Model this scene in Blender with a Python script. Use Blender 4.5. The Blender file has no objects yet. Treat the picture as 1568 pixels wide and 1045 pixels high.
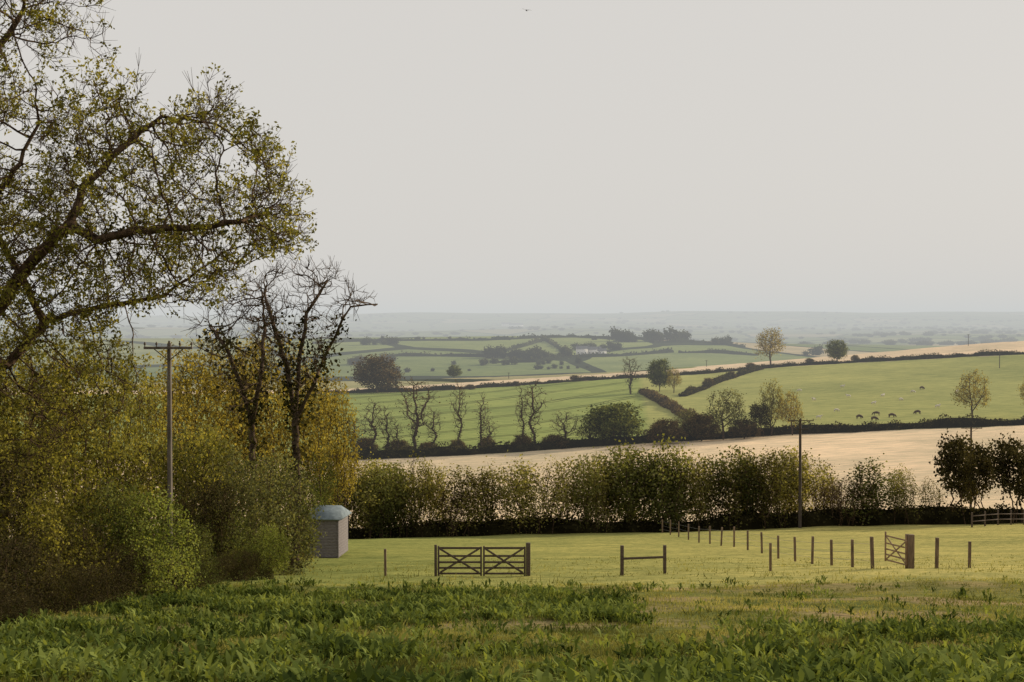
import bpy, math, numpy as np
from mathutils import Vector, Matrix
R=np.random.default_rng(7)
F=2178.0; HZ=485.0
S=bpy.context.scene
rad=math.radians
# ------------------------------------------------------------------ materials
def newmat(name):
    m=bpy.data.materials.new(name); m.use_nodes=True
    nt=m.node_tree; nt.nodes.clear()
    o=nt.nodes.new('ShaderNodeOutputMaterial')
    return m,nt,o
def N(nt,t,**k):
    n=nt.nodes.new(t)
    for a,b in k.items(): setattr(n,a,b)
    return n
def ramp(nt,stops,src=None):
    r=N(nt,'ShaderNodeValToRGB'); e=r.color_ramp.elements
    while len(e)<len(stops): e.new(0.5)
    for i,(p,c) in enumerate(stops):
        e[i].position=p; e[i].color=(*c,1)
    if src is not None: nt.links.new(src,r.inputs[0])
    return r
def mixc(nt,fac,a,b,mode='MIX'):
    m=N(nt,'ShaderNodeMix',data_type='RGBA',blend_type=mode)
    for s,v in ((m.inputs[0],fac),(m.inputs[6],a),(m.inputs[7],b)):
        if hasattr(v,'is_linked') or hasattr(v,'links'): nt.links.new(v,s)
        elif isinstance(v,(int,float)): s.default_value=v
        else: s.default_value=(*v,1)
    return m.outputs[2]
def math_(nt,op,a,b=None,clamp=False):
    m=N(nt,'ShaderNodeMath',operation=op); m.use_clamp=clamp
    for i,v in enumerate((a,b)):
        if v is None: continue
        if isinstance(v,(int,float)): m.inputs[i].default_value=v
        else: nt.links.new(v,m.inputs[i])
    return m.outputs[0]
def leafmat(name,dark,mid,light,trans=0.4,nscale=0.6,var=0.45):
    m,nt,o=newmat(name)
    a=N(nt,'ShaderNodeAttribute',attribute_name='v')
    g=N(nt,'ShaderNodeNewGeometry')
    no=N(nt,'ShaderNodeTexNoise'); no.inputs['Scale'].default_value=nscale; no.inputs['Detail'].default_value=0
    nt.links.new(g.outputs['Position'],no.inputs['Vector'])
    s=math_(nt,'ADD',a.outputs['Fac'],math_(nt,'MULTIPLY',math_(nt,'SUBTRACT',no.outputs[0],0.5),var*3))
    r=ramp(nt,[(0.0,dark),(0.5,mid),(1.0,light)],s)
    d=N(nt,'ShaderNodeBsdfDiffuse')
    t=N(nt,'ShaderNodeBsdfTranslucent')
    nt.links.new(r.outputs[0],d.inputs['Color'])
    tc=mixc(nt,1.0,r.outputs[0],(1.3,1.2,0.6),'MULTIPLY')
    nt.links.new(tc,t.inputs[0])
    mx=N(nt,'ShaderNodeMixShader'); mx.inputs[0].default_value=trans
    nt.links.new(d.outputs[0],mx.inputs[1]); nt.links.new(t.outputs[0],mx.inputs[2])
    nt.links.new(mx.outputs[0],o.inputs[0])
    return m
def solidmat(name,c1,c2,scale=8,rough=0.8,stretch=(1,1,1),bump=0.3):
    m,nt,o=newmat(name)
    tc=N(nt,'ShaderNodeTexCoord'); mp=N(nt,'ShaderNodeMapping'); mp.inputs['Scale'].default_value=stretch
    nt.links.new(tc.outputs['Object'],mp.inputs[0])
    no=N(nt,'ShaderNodeTexNoise'); no.inputs['Scale'].default_value=scale; no.inputs['Detail'].default_value=4
    nt.links.new(mp.outputs[0],no.inputs['Vector'])
    r=ramp(nt,[(0.3,c1),(0.7,c2)],no.outputs[0])
    d=N(nt,'ShaderNodeBsdfPrincipled'); d.inputs['Roughness'].default_value=rough
    d.inputs['Specular IOR Level'].default_value=0.3
    b=N(nt,'ShaderNodeBump'); b.inputs['Strength'].default_value=bump; b.inputs['Distance'].default_value=0.02
    nt.links.new(no.outputs[0],b.inputs['Height']); nt.links.new(b.outputs[0],d.inputs['Normal'])
    nt.links.new(r.outputs[0],d.inputs['Base Color']); nt.links.new(d.outputs[0],o.inputs[0])
    return m
def barkmat(name,c1,c2,scale):
    m,nt,o=newmat(name)
    g=N(nt,'ShaderNodeNewGeometry'); no=N(nt,'ShaderNodeTexNoise'); no.inputs['Scale'].default_value=scale; no.inputs['Detail'].default_value=2
    nt.links.new(g.outputs['Position'],no.inputs['Vector'])
    r=ramp(nt,[(0.35,c1),(0.65,c2)],no.outputs[0]); d=N(nt,'ShaderNodeBsdfDiffuse')
    nt.links.new(r.outputs[0],d.inputs[0]); nt.links.new(d.outputs[0],o.inputs[0]); return m
M_bark=barkmat('bark',(0.035,0.024,0.016),(0.11,0.075,0.048),6)
M_barkgrey=barkmat('bark_grey',(0.04,0.029,0.022),(0.11,0.08,0.057),5)
M_wood=solidmat('gate_wood',(0.05,0.036,0.027),(0.13,0.095,0.07),10,0.8,(1,1,6))
M_woodl=solidmat('post_wood',(0.09,0.060,0.040),(0.22,0.15,0.095),10,0.8,(1,1,0.3))
M_pole=solidmat('pole_wood',(0.09,0.075,0.062),(0.20,0.165,0.135),6,0.8,(1,1,0.2))
M_pole2=solidmat('pole_wood_dark',(0.035,0.028,0.022),(0.08,0.062,0.05),6,0.8,(1,1,0.2))
L_ash=leafmat('leaf_spring_tree',(0.055,0.052,0.013),(0.155,0.153,0.037),(0.33,0.30,0.072),0.5,0.8)
L_gold=leafmat('leaf_gold',(0.10,0.080,0.020),(0.25,0.205,0.050),(0.40,0.335,0.085),0.48,0.7)
L_green=leafmat('leaf_green',(0.034,0.041,0.014),(0.092,0.108,0.034),(0.20,0.215,0.065),0.4,0.7)
L_sage=leafmat('leaf_sage',(0.050,0.052,0.023),(0.125,0.130,0.053),(0.25,0.25,0.10),0.4,0.7)
L_bright=leafmat('leaf_bright',(0.06,0.077,0.018),(0.17,0.205,0.05),(0.36,0.40,0.11),0.45,0.9)
L_dark=leafmat('leaf_dark',(0.018,0.016,0.008),(0.045,0.040,0.018),(0.095,0.082,0.035),0.3,0.8)
L_ivy=leafmat('leaf_ivy',(0.015,0.014,0.006),(0.036,0.034,0.013),(0.08,0.07,0.024),0.2,0.8)
L_brown=leafmat('leaf_brown',(0.040,0.028,0.016),(0.095,0.068,0.036),(0.18,0.13,0.06),0.35,0.6)
L_hedge=leafmat('leaf_hedge',(0.055,0.052,0.018),(0.165,0.16,0.052),(0.34,0.31,0.10),0.5,0.2,0.6)
L_hgreen=leafmat('leaf_hedge_green',(0.034,0.039,0.015),(0.105,0.115,0.038),(0.24,0.24,0.078),0.42,0.2,0.6)
L_weed=leafmat('weed_leaf',(0.032,0.048,0.012),(0.090,0.122,0.030),(0.23,0.27,0.07),0.38,0.5)
L_grass=leafmat('grass_blade',(0.07,0.076,0.022),(0.18,0.185,0.056),(0.36,0.33,0.12),0.35,0.35)
L_far=leafmat('leaf_distant',(0.025,0.03,0.014),(0.055,0.06,0.026),(0.11,0.105,0.045),0.2,0.01)

# ------------------------------------------------------------------ terrain
def rz(row,d): return -(row-HZ)/F*d
near=[(-400,30),(-60,4.0),(-10,-1.0),(0,-1.65),(5,-2.1),(14,-3.65),(21,-4.95),(30,-6.5),(40,-7.95)]
def col(pts): return near+[(d,rz(r,d) if not isinstance(r,str) else float(r)) for d,r in pts]
tail=[(2600,'-62'),(4000,'-62'),(6000,'-48')]
C=[(-0.36,col([(46,905),(54,892),(80,856),(130,828),(170,800),(220,757),(300,700),(400,645),(500,606),(560,600),(620,592),(700,585),(850,'-50'),(1100,572),(1500,530),(1700,519)]+tail+[(8000,'12'),(40000,'-200')])),
(-0.13,col([(46,901),(54,888),(80,852),(130,826),(170,799),(220,757),(300,703),(400,645),(500,606),(560,599),(620,591),(700,584),(850,'-50'),(1100,572),(1500,530),(1700,518)]+tail+[(8000,'14'),(40000,'-200')])),
(0.053,col([(46,898),(54,879),(80,848),(130,818),(170,795),(220,748),(300,684),(400,640),(500,605),(580,582),(700,572),(850,'-46'),(1200,565),(1500,533),(1750,515)]+tail+[(8000,'18'),(40000,'-200')])),
(0.214,col([(46,896),(54,875),(80,845),(130,808),(170,782),(220,725),(300,665),(400,622),(500,586),(600,562),(650,555),(720,546),(850,'-40'),(1200,'-46'),(1500,547),(1800,535),(2200,528)]+tail[1:]+[(8000,'32'),(40000,'-200')])),
(0.36,col([(46,895),(54,873),(80,842),(130,800),(170,765),(220,700),(290,655),(400,611),(500,569),(560,546),(650,528),(720,518),(800,'-14'),(1000,'-40'),(1500,'-45'),(2200,'-48')]+tail[1:]+[(8000,'36'),(40000,'-200')]))]
G=np.concatenate([np.arange(-400,200,2.0),np.geomspace(200,45000,420)])
U=np.linspace(-0.6,0.6,61)
cols=np.stack([np.interp(G,[p[0] for p in c],[p[1] for p in c]) for _,c in C],1)
H=np.stack([np.interp(U,[c[0] for c in C],cols[i]) for i in range(len(G))],0)
def sm(A,ax,n):
    for _ in range(n):
        P=np.pad(A,[(1,1) if k==ax else (0,0) for k in range(2)],mode='edge')
        A=(P[:-2]+2*P[1:-1]+P[2:])/4 if ax==0 else (P[:,:-2]+2*P[:,1:-1]+P[:,2:])/4
    return A
H=sm(sm(H,0,5),1,8)
def hgt(x,y):
    x=np.asarray(x,float); y=np.asarray(y,float)
    u=np.clip(x/np.maximum(y,30),-0.6,0.5999)
    fi=np.interp(y,G,np.arange(len(G))); i=np.clip(fi.astype(int),0,len(G)-2); f=fi-i
    fj=(u+0.6)/1.2*60; j=np.clip(fj.astype(int),0,59); g=fj-j
    z=(H[i,j]*(1-g)+H[i,j+1]*g)*(1-f)+(H[i+1,j]*(1-g)+H[i+1,j+1]*g)*f
    z=z+0.05*np.sin(x*0.9+1.3*np.sin(y*0.5))*np.sin(y*0.7+x*0.2)+0.10*np.sin(x*0.23+1)*np.cos(y*0.19)
    w=np.clip((y-900)/2500,0,1)
    z=z+w*(6*np.sin(x/410+y/900)+5*np.sin(x/230-y/700+2)+4*np.cos(y/310+x/1500))*np.clip((9000-y)/3000,0.25,1)
    w2=np.clip((y-6000)/1500,0,1)
    z=z+w2*(6*np.sin(x/750+1)+4*np.sin(x/310+y/2000)+2*np.sin(x/120)) 
    w3_=np.exp(-((y-4600)/500)**2)
    z=z+w3_*(12+9*np.sin(x/600+2)+5*np.sin(x/230))
    return z
def proj(px,row,d0=10,d1=3000):
    ds=np.linspace(d0,d1,4000); u=(px-784)/F
    dz=hgt(u*ds,ds)-(HZ-row)/F*ds
    k=np.where((dz[1:]>=0)&(dz[:-1]<0))[0]
    d=ds[k[0]+1] if len(k) else ds[np.argmin(np.abs(dz))]
    return d
def ground(px,d): 
    x=(px-784)/F*d
    return x,d,float(hgt(x,d))
def mesh_obj(name,V,Q,mats,mi=None,v=None,smooth=False,link=True):
    me=bpy.data.meshes.new(name)
    V=np.asarray(V,np.float32); Q=np.asarray(Q,np.int32)
    me.vertices.add(len(V)); me.vertices.foreach_set('co',V.ravel())
    me.loops.add(Q.size); me.loops.foreach_set('vertex_index',Q.ravel())
    me.polygons.add(len(Q)); me.polygons.foreach_set('loop_start',np.arange(len(Q),dtype=np.int32)*4)
    for m in mats: me.materials.append(m)
    if mi is not None: me.polygons.foreach_set('material_index',np.asarray(mi,np.int32))
    me.update(calc_edges=True)
    if smooth: me.polygons.foreach_set('use_smooth',np.ones(len(Q),bool))
    if v is not None:
        a=me.attributes.new('v','FLOAT','POINT'); a.data.foreach_set('value',np.asarray(v,np.float32))
    if not link: return me
    ob=bpy.data.objects.new(name,me); S.collection.objects.link(ob)
    return ob
def inst(name,me,loc,scale=(1,1,1),rz_=0,parent=None):
    ob=bpy.data.objects.new(name,me); S.collection.objects.link(ob)
    ob.location=loc; ob.scale=scale; ob.rotation_euler=(0,0,rz_)
    if parent: ob.parent=parent
    return ob
def empty(name):
    e=bpy.data.objects.new(name,None); S.collection.objects.link(e); return e
_lat=np.random.default_rng(3).random((256,256))
def vn(x,y,s):
    x=np.asarray(x)/s+100.3; y=np.asarray(y)/s+57.7
    i=np.floor(x).astype(int); j=np.floor(y).astype(int); f=x-i; g=y-j
    f=f*f*(3-2*f); g=g*g*(3-2*g)
    L=lambda a,b:_lat[a%256,b%256]
    return (L(i,j)*(1-f)+L(i+1,j)*f)*(1-g)+(L(i,j+1)*(1-f)+L(i+1,j+1)*f)*g

def line(pts,d0,d1):
    return [(p[0],proj(p[0],p[1],d0,d1)) for p in pts]
H2=line([(470,706),(600,702),(700,698),(800,692),(900,684),(1000,678),(1100,672),(1200,666),(1400,657),(1568,651),(1640,649)],200,450)
H4=line([(480,603),(590,601),(700,597),(800,590),(900,583),(1000,578),(1080,573),(1140,567),(1200,562),(1300,556),(1400,551),(1568,543),(1650,540)],450,690)
H3=line([(985,602),(1010,615),(1040,632),(1065,648)],300,600)
H5=line([(1045,608),(1075,597),(1100,586),(1130,576),(1165,566)],400,640)
def yl(L,u): return np.interp(u*F+784,[p[0] for p in L],[p[1] for p in L])

ys=np.concatenate([np.arange(-300,0,10.0),np.arange(0,160,0.8),np.geomspace(160,45000,520)])
us=np.linspace(-0.95,0.95,420)
Y,UU=np.meshgrid(ys,us,indexing='ij')
X=UU*(np.maximum(Y,0)+60); 
Z=hgt(X,Y)
nr,nc=Y.shape
idx=np.arange(nr*nc).reshape(nr,nc)
Q=np.stack([idx[:-1,:-1],idx[:-1,1:],idx[1:,1:],idx[1:,:-1]],-1).reshape(-1,4)
xf,yf=X.ravel(),Y.ravel(); u=xf/np.maximum(yf,30); px=u*F+784
colr=np.zeros((len(xf),4),np.float32); colr[:,3]=1
msk=np.zeros((len(xf),4),np.float32)
y2,y4=yl(H2,u),yl(H4,u)
def setc(m,c): colr[m,:3]=c
setc(yf<46,(0.135,0.145,0.048))
n1=vn(xf,yf,5); n2=vn(xf,yf,1.7)
m=yf<46; k=np.clip((n1*0.6+n2*0.4-0.54)*6,0,1)[m,None]
colr[m,:3]=colr[m,:3]*(1-k)+np.array((0.31,0.235,0.135))*k
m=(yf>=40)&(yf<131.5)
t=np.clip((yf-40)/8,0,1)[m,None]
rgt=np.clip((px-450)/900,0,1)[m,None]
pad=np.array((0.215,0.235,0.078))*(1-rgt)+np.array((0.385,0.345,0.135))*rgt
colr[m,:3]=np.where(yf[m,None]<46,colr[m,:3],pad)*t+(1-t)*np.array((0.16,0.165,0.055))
m=(yf>=131.5)&(yf<y2); setc(m,(0.66,0.53,0.375))
m=(yf>=y2)&(yf<y4); setc(m,(0.235,0.28,0.095))
left=(px<1000+np.clip((yf-300)/200,-1,1)*-20)
setc(m&~left,(0.30,0.31,0.12)); 
msk[m&left,0]=1
m=(yf>=y4)&(yf<790); setc(m,(0.64,0.51,0.37))
m=(yf>=790)|((px<1060)&(yf>y4+np.interp(px,[500,1060],[45,90]))); msk[m,1]=1; setc(m,(0.15,0.19,0.07))
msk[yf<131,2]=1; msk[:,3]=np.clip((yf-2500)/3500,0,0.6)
gr=mesh_obj('ground',np.stack([xf,yf,Z.ravel()],1),Q,[],smooth=True)
a=gr.data.attributes.new('fieldcol','FLOAT_COLOR','POINT'); a.data.foreach_set('color',colr.ravel())
for i,nm in enumerate(('tram','far','nearf','vfar')):
    a=gr.data.attributes.new(nm,'FLOAT','POINT'); a.data.foreach_set('value',msk[:,i].copy())
m,nt,o=newmat('field_ground'); gr.data.materials.append(m)
geo=N(nt,'ShaderNodeNewGeometry'); P=geo.outputs['Position']
def noise(scale,detail=4,vec=None,rough=0.6):
    n=N(nt,'ShaderNodeTexNoise'); n.inputs['Scale'].default_value=scale; n.inputs['Detail'].default_value=detail; n.inputs['Roughness'].default_value=rough
    nt.links.new(vec if vec is not None else P,n.inputs['Vector']); return n.outputs[0]
def mapp(sc,rot=0):
    mp=N(nt,'ShaderNodeMapping'); mp.inputs['Scale'].default_value=sc; mp.inputs['Rotation'].default_value=(0,0,rot); nt.links.new(P,mp.inputs[0]); return mp.outputs[0]
at=lambda n:N(nt,'ShaderNodeAttribute',attribute_name=n)
base=at('fieldcol').outputs['Color']
vm=mapp((1/210,1/420,0),0.35)
vd=N(nt,'ShaderNodeVectorMath',operation='ADD'); nt.links.new(vm,vd.inputs[0])
nz=N(nt,'ShaderNodeTexNoise'); nz.inputs['Scale'].default_value=0.6; nt.links.new(vm,nz.inputs['Vector']); nt.links.new(nz.outputs['Color'],vd.inputs[1])
vo=N(nt,'ShaderNodeTexVoronoi'); vo.inputs['Scale'].default_value=1; nt.links.new(vd.outputs[0],vo.inputs['Vector'])
ve=N(nt,'ShaderNodeTexVoronoi',feature='DISTANCE_TO_EDGE'); ve.inputs['Scale'].default_value=1; nt.links.new(vd.outputs[0],ve.inputs['Vector'])
sp=N(nt,'ShaderNodeSeparateColor'); nt.links.new(vo.outputs['Color'],sp.inputs[0])
fr=ramp(nt,[(0.0,(0.12,0.16,0.065)),(0.3,(0.20,0.235,0.095)),(0.55,(0.15,0.185,0.078)),(0.8,(0.25,0.26,0.13)),(0.93,(0.38,0.32,0.21))],sp.outputs[0])
eg=math_(nt,'LESS_THAN',ve.outputs[0],0.04)
farc=mixc(nt,eg,fr.outputs[0],(0.03,0.038,0.02))
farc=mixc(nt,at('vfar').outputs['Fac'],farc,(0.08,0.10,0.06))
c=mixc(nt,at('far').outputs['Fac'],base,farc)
tv=mapp((1,1,0),rad(38))
sx=N(nt,'ShaderNodeSeparateXYZ'); nt.links.new(tv,sx.inputs[0])
wob=math_(nt,'MULTIPLY',noise(0.006,1),60)
q=math_(nt,'FRACT',math_(nt,'DIVIDE',math_(nt,'ADD',sx.outputs[0],wob),24.0))
l1=math_(nt,'LESS_THAN',math_(nt,'ABSOLUTE',math_(nt,'SUBTRACT',q,0.5)),0.032)
l2=math_(nt,'LESS_THAN',math_(nt,'ABSOLUTE',math_(nt,'SUBTRACT',q,0.63)),0.032)
tl=math_(nt,'MULTIPLY',math_(nt,'MAXIMUM',l1,l2),math_(nt,'MULTIPLY',at('tram').outputs['Fac'],0.85))
c=mixc(nt,tl,c,(0.085,0.10,0.035))
c=mixc(nt,1.0,c,ramp(nt,[(0.3,(0.78,0.81,0.80)),(0.7,(1.18,1.13,1.1))],noise(0.02,4)).outputs[0],'MULTIPLY')
c=mixc(nt,1.0,c,ramp(nt,[(0.35,(0.76,0.80,0.78)),(0.65,(1.2,1.15,1.1))],noise(0.35,4,mapp((0.5,1.6,1)),0.7)).outputs[0],'MULTIPLY')
n3=noise(5,4,mapp((0.4,0.9,1)),0.8)
cn=mixc(nt,1.0,c,ramp(nt,[(0.32,(0.42,0.50,0.45)),(0.5,(0.95,0.97,0.92)),(0.68,(1.35,1.28,1.2))],n3).outputs[0],'MULTIPLY')
c=mixc(nt,at('nearf').outputs['Fac'],c,cn)
d=N(nt,'ShaderNodeBsdfDiffuse')
b=N(nt,'ShaderNodeBump'); b.inputs['Strength'].default_value=0.7; b.inputs['Distance'].default_value=0.14
nt.links.new(n3,b.inputs['Height']); nt.links.new(b.outputs[0],d.inputs['Normal'])
nt.links.new(c,d.inputs['Color']); nt.links.new(d.outputs[0],o.inputs[0])

# ------------------------------------------------------------------ tree machinery
def colonize(att,nodes,parents,step,kill,maxit,rng,jit=0.15,up=0.05,maxch=3):
    nodes=[np.array(p,float) for p in nodes]; parents=list(parents)
    NA=len(att); nd=np.full(NA,1e9); ni=np.zeros(NA,int); alive=np.ones(NA,bool)
    ch=[0]*len(nodes)
    for i,p in enumerate(parents):
        if p>=0: ch[p]+=1
    new=list(range(len(nodes)))
    for it in range(maxit):
        if new:
            P=np.array([nodes[i] for i in new])
            for s in range(0,len(P),200):
                D=np.linalg.norm(att[:,None,:]-P[None,s:s+200],axis=2)
                j=D.argmin(1); dm=D[np.arange(NA),j]; b=dm<nd
                nd[b]=dm[b]; ni[b]=np.array(new)[s+j[b]]
        alive&=nd>kill
        if not alive.any(): break
        ids=ni[alive]; uq,inv=np.unique(ids,return_inverse=True)
        NP=np.array([nodes[i] for i in uq])
        dv=att[alive]-NP[inv]; dv/=np.linalg.norm(dv,axis=1)[:,None]
        acc=np.zeros((len(uq),3)); np.add.at(acc,inv,dv)
        acc/=np.linalg.norm(acc,axis=1)[:,None]+1e-6
        acc+=rng.normal(0,jit,acc.shape); acc[:,2]+=up
        acc/=np.linalg.norm(acc,axis=1)[:,None]
        new=[]; dead=[]
        for k,i in enumerate(uq):
            if ch[i]>=maxch: dead.append(i); continue
            ch[i]+=1; nodes.append(NP[k]+step*acc[k]); parents.append(int(i)); ch.append(0); new.append(len(nodes)-1)
        if dead: alive&=~np.isin(ni,dead)
        if not new: break
    return np.array(nodes),np.array(parents)
def radii(nodes,parents,rt,e=2.4,rmax=None):
    acc=np.zeros(len(nodes)); 
    for i in range(len(nodes)-1,-1,-1):
        if acc[i]==0: acc[i]=rt**e
        if parents[i]>=0: acc[parents[i]]+=acc[i]
    r=acc**(1/e)
    if rmax: r=np.where(r>rmax*0.6, rmax*0.6+(r-rmax*0.6)*0.4,r)
    if rmax: r=np.minimum(r,rmax)
    return r
def tubes(p0,p1,r0,r1,n):
    d=p1-p0; L=np.linalg.norm(d,axis=1)[:,None]+1e-9; d=d/L
    a=np.where(np.abs(d[:,2:3])<0.9,np.array([[0,0,1.0]]),np.array([[1.0,0,0]]))
    s=np.cross(d,a); s/=np.linalg.norm(s,axis=1)[:,None]; t=np.cross(d,s)
    an=np.arange(n)*2*np.pi/n
    ring=s[:,None,:]*np.cos(an)[None,:,None]+t[:,None,:]*np.sin(an)[None,:,None]
    A=p0[:,None]+ring*r0[:,None,None]; B=p1[:,None]+ring*r1[:,None,None]
    V=np.concatenate([A,B],1).reshape(-1,3)
    b=(np.arange(len(p0))*2*n)[:,None,None]
    k=np.arange(n); q=np.stack([k,(k+1)%n,n+(k+1)%n,n+k],1)[None]
    return V,(b+q).reshape(-1,4)
def leaves(pos,size,rng,aspect=0.45,updown=0.0,hang=0.0,vv=None):
    n=len(pos); d=rng.normal(0,1,(n,3)); d[:,2]+=updown; d/=np.linalg.norm(d,axis=1)[:,None]
    w=np.cross(d,rng.normal(0,1,(n,3))); w/=np.linalg.norm(w,axis=1)[:,None]
    s=(size*rng.uniform(0.6,1.3,n))[:,None]
    nrm=np.cross(d,w)*0.15
    V=np.stack([pos,pos+(d*0.5+w*aspect+nrm)*s,pos+d*s,pos+(d*0.5-w*aspect+nrm)*s],1).reshape(-1,3)
    Q=np.arange(n*4).reshape(-1,4)
    if vv is None: vv=rng.uniform(0,1,n)
    return V,Q,np.repeat(vv,4)
class Acc:
    def __init__(s): s.V=[];s.Q=[];s.M=[];s.v=[];s.n=0
    def add(s,V,Q,m,v=None):
        s.V.append(V); s.Q.append(Q+s.n); s.M.append(np.full(len(Q),m)); s.v.append(np.full(len(V),0.5) if v is None else v); s.n+=len(V)
    def mesh(s,name,mats,link=False):
        return mesh_obj(name,np.concatenate(s.V),np.concatenate(s.Q),mats,np.concatenate(s.M),np.concatenate(s.v),link=link)
def skeleton_to(acc,nodes,par,r,rng,twigs=2,twl=0.3,twr=0.006,tips_r=None,twup=0.25):
    i=np.where(par>=0)[0]; p=par[i]
    rr0=np.minimum(r[p],r[i]*1.35+0.002)
    big=r[i]>0.06
    for msk_,n in ((big,7),(~big,3)):
        if msk_.any():
            V,Q=tubes(nodes[p[msk_]],nodes[i[msk_]],rr0[msk_],r[i[msk_]],n); acc.add(V,Q,0)
    tip=np.where(r<(tips_r or 0.02))[0]
    tp=None
    if twigs:
        t=np.repeat(tip,twigs); base=nodes[t]
        par_=nodes[np.maximum(par[t],0)]; d=base-par_; d/=np.linalg.norm(d,axis=1)[:,None]+1e-6
        d=d+rng.normal(0,0.55,d.shape); d[:,2]+=twup; d/=np.linalg.norm(d,axis=1)[:,None]
        e=base+d*(twl*rng.uniform(0.5,1.3,len(t)))[:,None]
        V,Q=tubes(base,e,np.full(len(t),twr),np.full(len(t),twr*0.5),3); acc.add(V,Q,0)
        tp=e
    return tip,tp
def ellips(rng,n,c,r,shell=0.3):
    v=rng.normal(0,1,(n,3)); v/=np.linalg.norm(v,axis=1)[:,None]
    q=rng.uniform(shell**3,1,n)**(1/3)
    return np.array(c)+v*q[:,None]*np.array(r)
def proto(name,seed,ht,ells,natt,stems,leafm,barkm=None,step=0.35,nleaf=3,lsize=0.2,spread=0.25,rt=0.012,rmax=0.3,tips_r=0.03,twigs=1,twl=0.4,twr=0.01,leanleaf=1.0,ivy=0,ivyrange=(0,0.6)):
    rng=np.random.default_rng(seed)
    w=np.array([e[0] for e in ells],float); w/=w.sum()
    att=np.concatenate([ellips(rng,max(3,int(natt*wi)),e[1],e[2]) for wi,e in zip(w,ells)])
    att=att[att[:,2]>0.15]
    nodes=[];par=[]
    for s in stems:
        pl=np.array(s,float)
        prev=-1
        for a,b in zip(pl[:-1],pl[1:]):
            k=max(1,int(np.linalg.norm(b-a)/step))
            for t in range(k if prev>=0 else k+1):
                f=(t+(1 if prev>=0 else 0))/k
                q=a+(b-a)*f+rng.normal(0,0.03,3)*(f>0)
                nodes.append(q); par.append(prev); prev=len(nodes)-1
    nodes,par=colonize(att,nodes,par,step,step*1.3,120,rng)
    r=radii(nodes,par,rt,2.3,rmax)
    A=Acc(); tip,tp=skeleton_to(A,nodes,par,r,rng,twigs,twl,twr,tips_r)
    if nleaf>0:
        srcp=nodes[tip] if tp is None else np.concatenate([nodes[tip],tp])
        srcp=srcp[rng.random(len(srcp))<leanleaf]
        pos=np.repeat(srcp,nleaf,0); cl=np.repeat(rng.uniform(0,1,len(srcp)),nleaf)
        pos=pos+rng.normal(0,spread,pos.shape)
        keep=(pos[:,2]>0.02)
        pos=pos[keep]; cl=cl[keep]
        V,Q,v=leaves(pos,lsize,rng,vv=np.clip(cl*0.6+rng.uniform(0,0.4,len(pos)),0,1)); A.add(V,Q,1,v)
    if ivy:
        k=np.where((nodes[:,2]<ht*ivyrange[1])&(nodes[:,2]>ht*ivyrange[0])&(r>rt*2.6))[0]
        pos=np.repeat(nodes[k],ivy,0)+rng.normal(0,spread*1.1,(len(k)*ivy,3))
        V,Q,v=leaves(pos,lsize,rng); A.add(V,Q,2,v)
    return A.mesh(name,[barkm or M_bark,leafm,L_ivy])
def place(name,me,px_,d,ht,h0,wscale=1.0,dz=-0.1,parent=None,rot=None):
    x,y,z=ground(px_,d); s=ht/h0
    return inst(name,me,(x,y,z+dz),(s*wscale,s*wscale,s),R.uniform(0,6.28) if rot is None else rot,parent)

# ------------------------------------------------------------------ prototypes
rr=np.random.default_rng(11)
def st(n,sp,h,lean=0.5):
    return [[(a,b,0),(a+rr.normal(0,lean*.4),b+rr.normal(0,lean*.4),h*0.5),(a+rr.normal(0,lean),b+rr.normal(0,lean),h)] for a,b in rr.normal(0,sp,(n,2))]
HT=[]
for k in range(6):
    q=rr.normal(0,1)
    HT.append(proto('hedge_tree_mesh',20+k,8,[(1,(0.4*q,0,5.3),(rr.uniform(1.7,2.4),1.7,2.7)),(0.5,(q,0,3.4),(1.8,1.2,1.6)),(0.3,(-1.3*q,0,4.4),(1.3,1.1,1.6))],330,st(7,1.2,2.6),L_hedge,step=0.4,nleaf=5,lsize=0.21,spread=0.28,rt=0.017,rmax=0.16,tips_r=0.05,twigs=1,twl=0.7,twr=0.014,leanleaf=rr.uniform(0.65,0.9)))
HG=[]
for k in range(4):
    q=rr.normal(0,1)
    HG.append(proto('hedge_green_mesh',40+k,8,[(1,(0.3*q,0,4.9),(rr.uniform(1.8,2.5),1.9,3.1)),(0.5,(q,0,3.0),(2.1,1.4,2.2)),(0.3,(-1.5*q,0,5.2),(1.2,1.2,1.6))],350,st(5,0.8,2.2),L_hgreen,step=0.4,nleaf=6,lsize=0.23,spread=0.32,rt=0.015,rmax=0.15,tips_r=0.05,twigs=1,twl=0.6,twr=0.014,leanleaf=0.9))
HB=[]
for k in range(2):
    HB.append(proto('hedge_bare_mesh',50+k,6,[(1,(0,0,3.8),(2.2,1.8,2.2))],260,st(7,0.9,1.5),L_brown,step=0.35,nleaf=1,lsize=0.2,spread=0.2,rt=0.016,rmax=0.1,tips_r=0.05,twigs=2,twl=0.7,twr=0.014,leanleaf=0.6))
HD=[proto('ivy_thicket_mesh',60,9,[(1,(0,0,5.8),(2.4,2.2,3.0)),(.6,(1.5,0,6.8),(1.6,1.5,1.8)),(.4,(-1.6,0,3.8),(1.3,1.3,1.5))],330,st(3,0.6,2.5),L_dark,step=0.4,nleaf=9,lsize=0.3,spread=0.35,rt=0.02,rmax=0.2,tips_r=0.06)]
BT=[]
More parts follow.
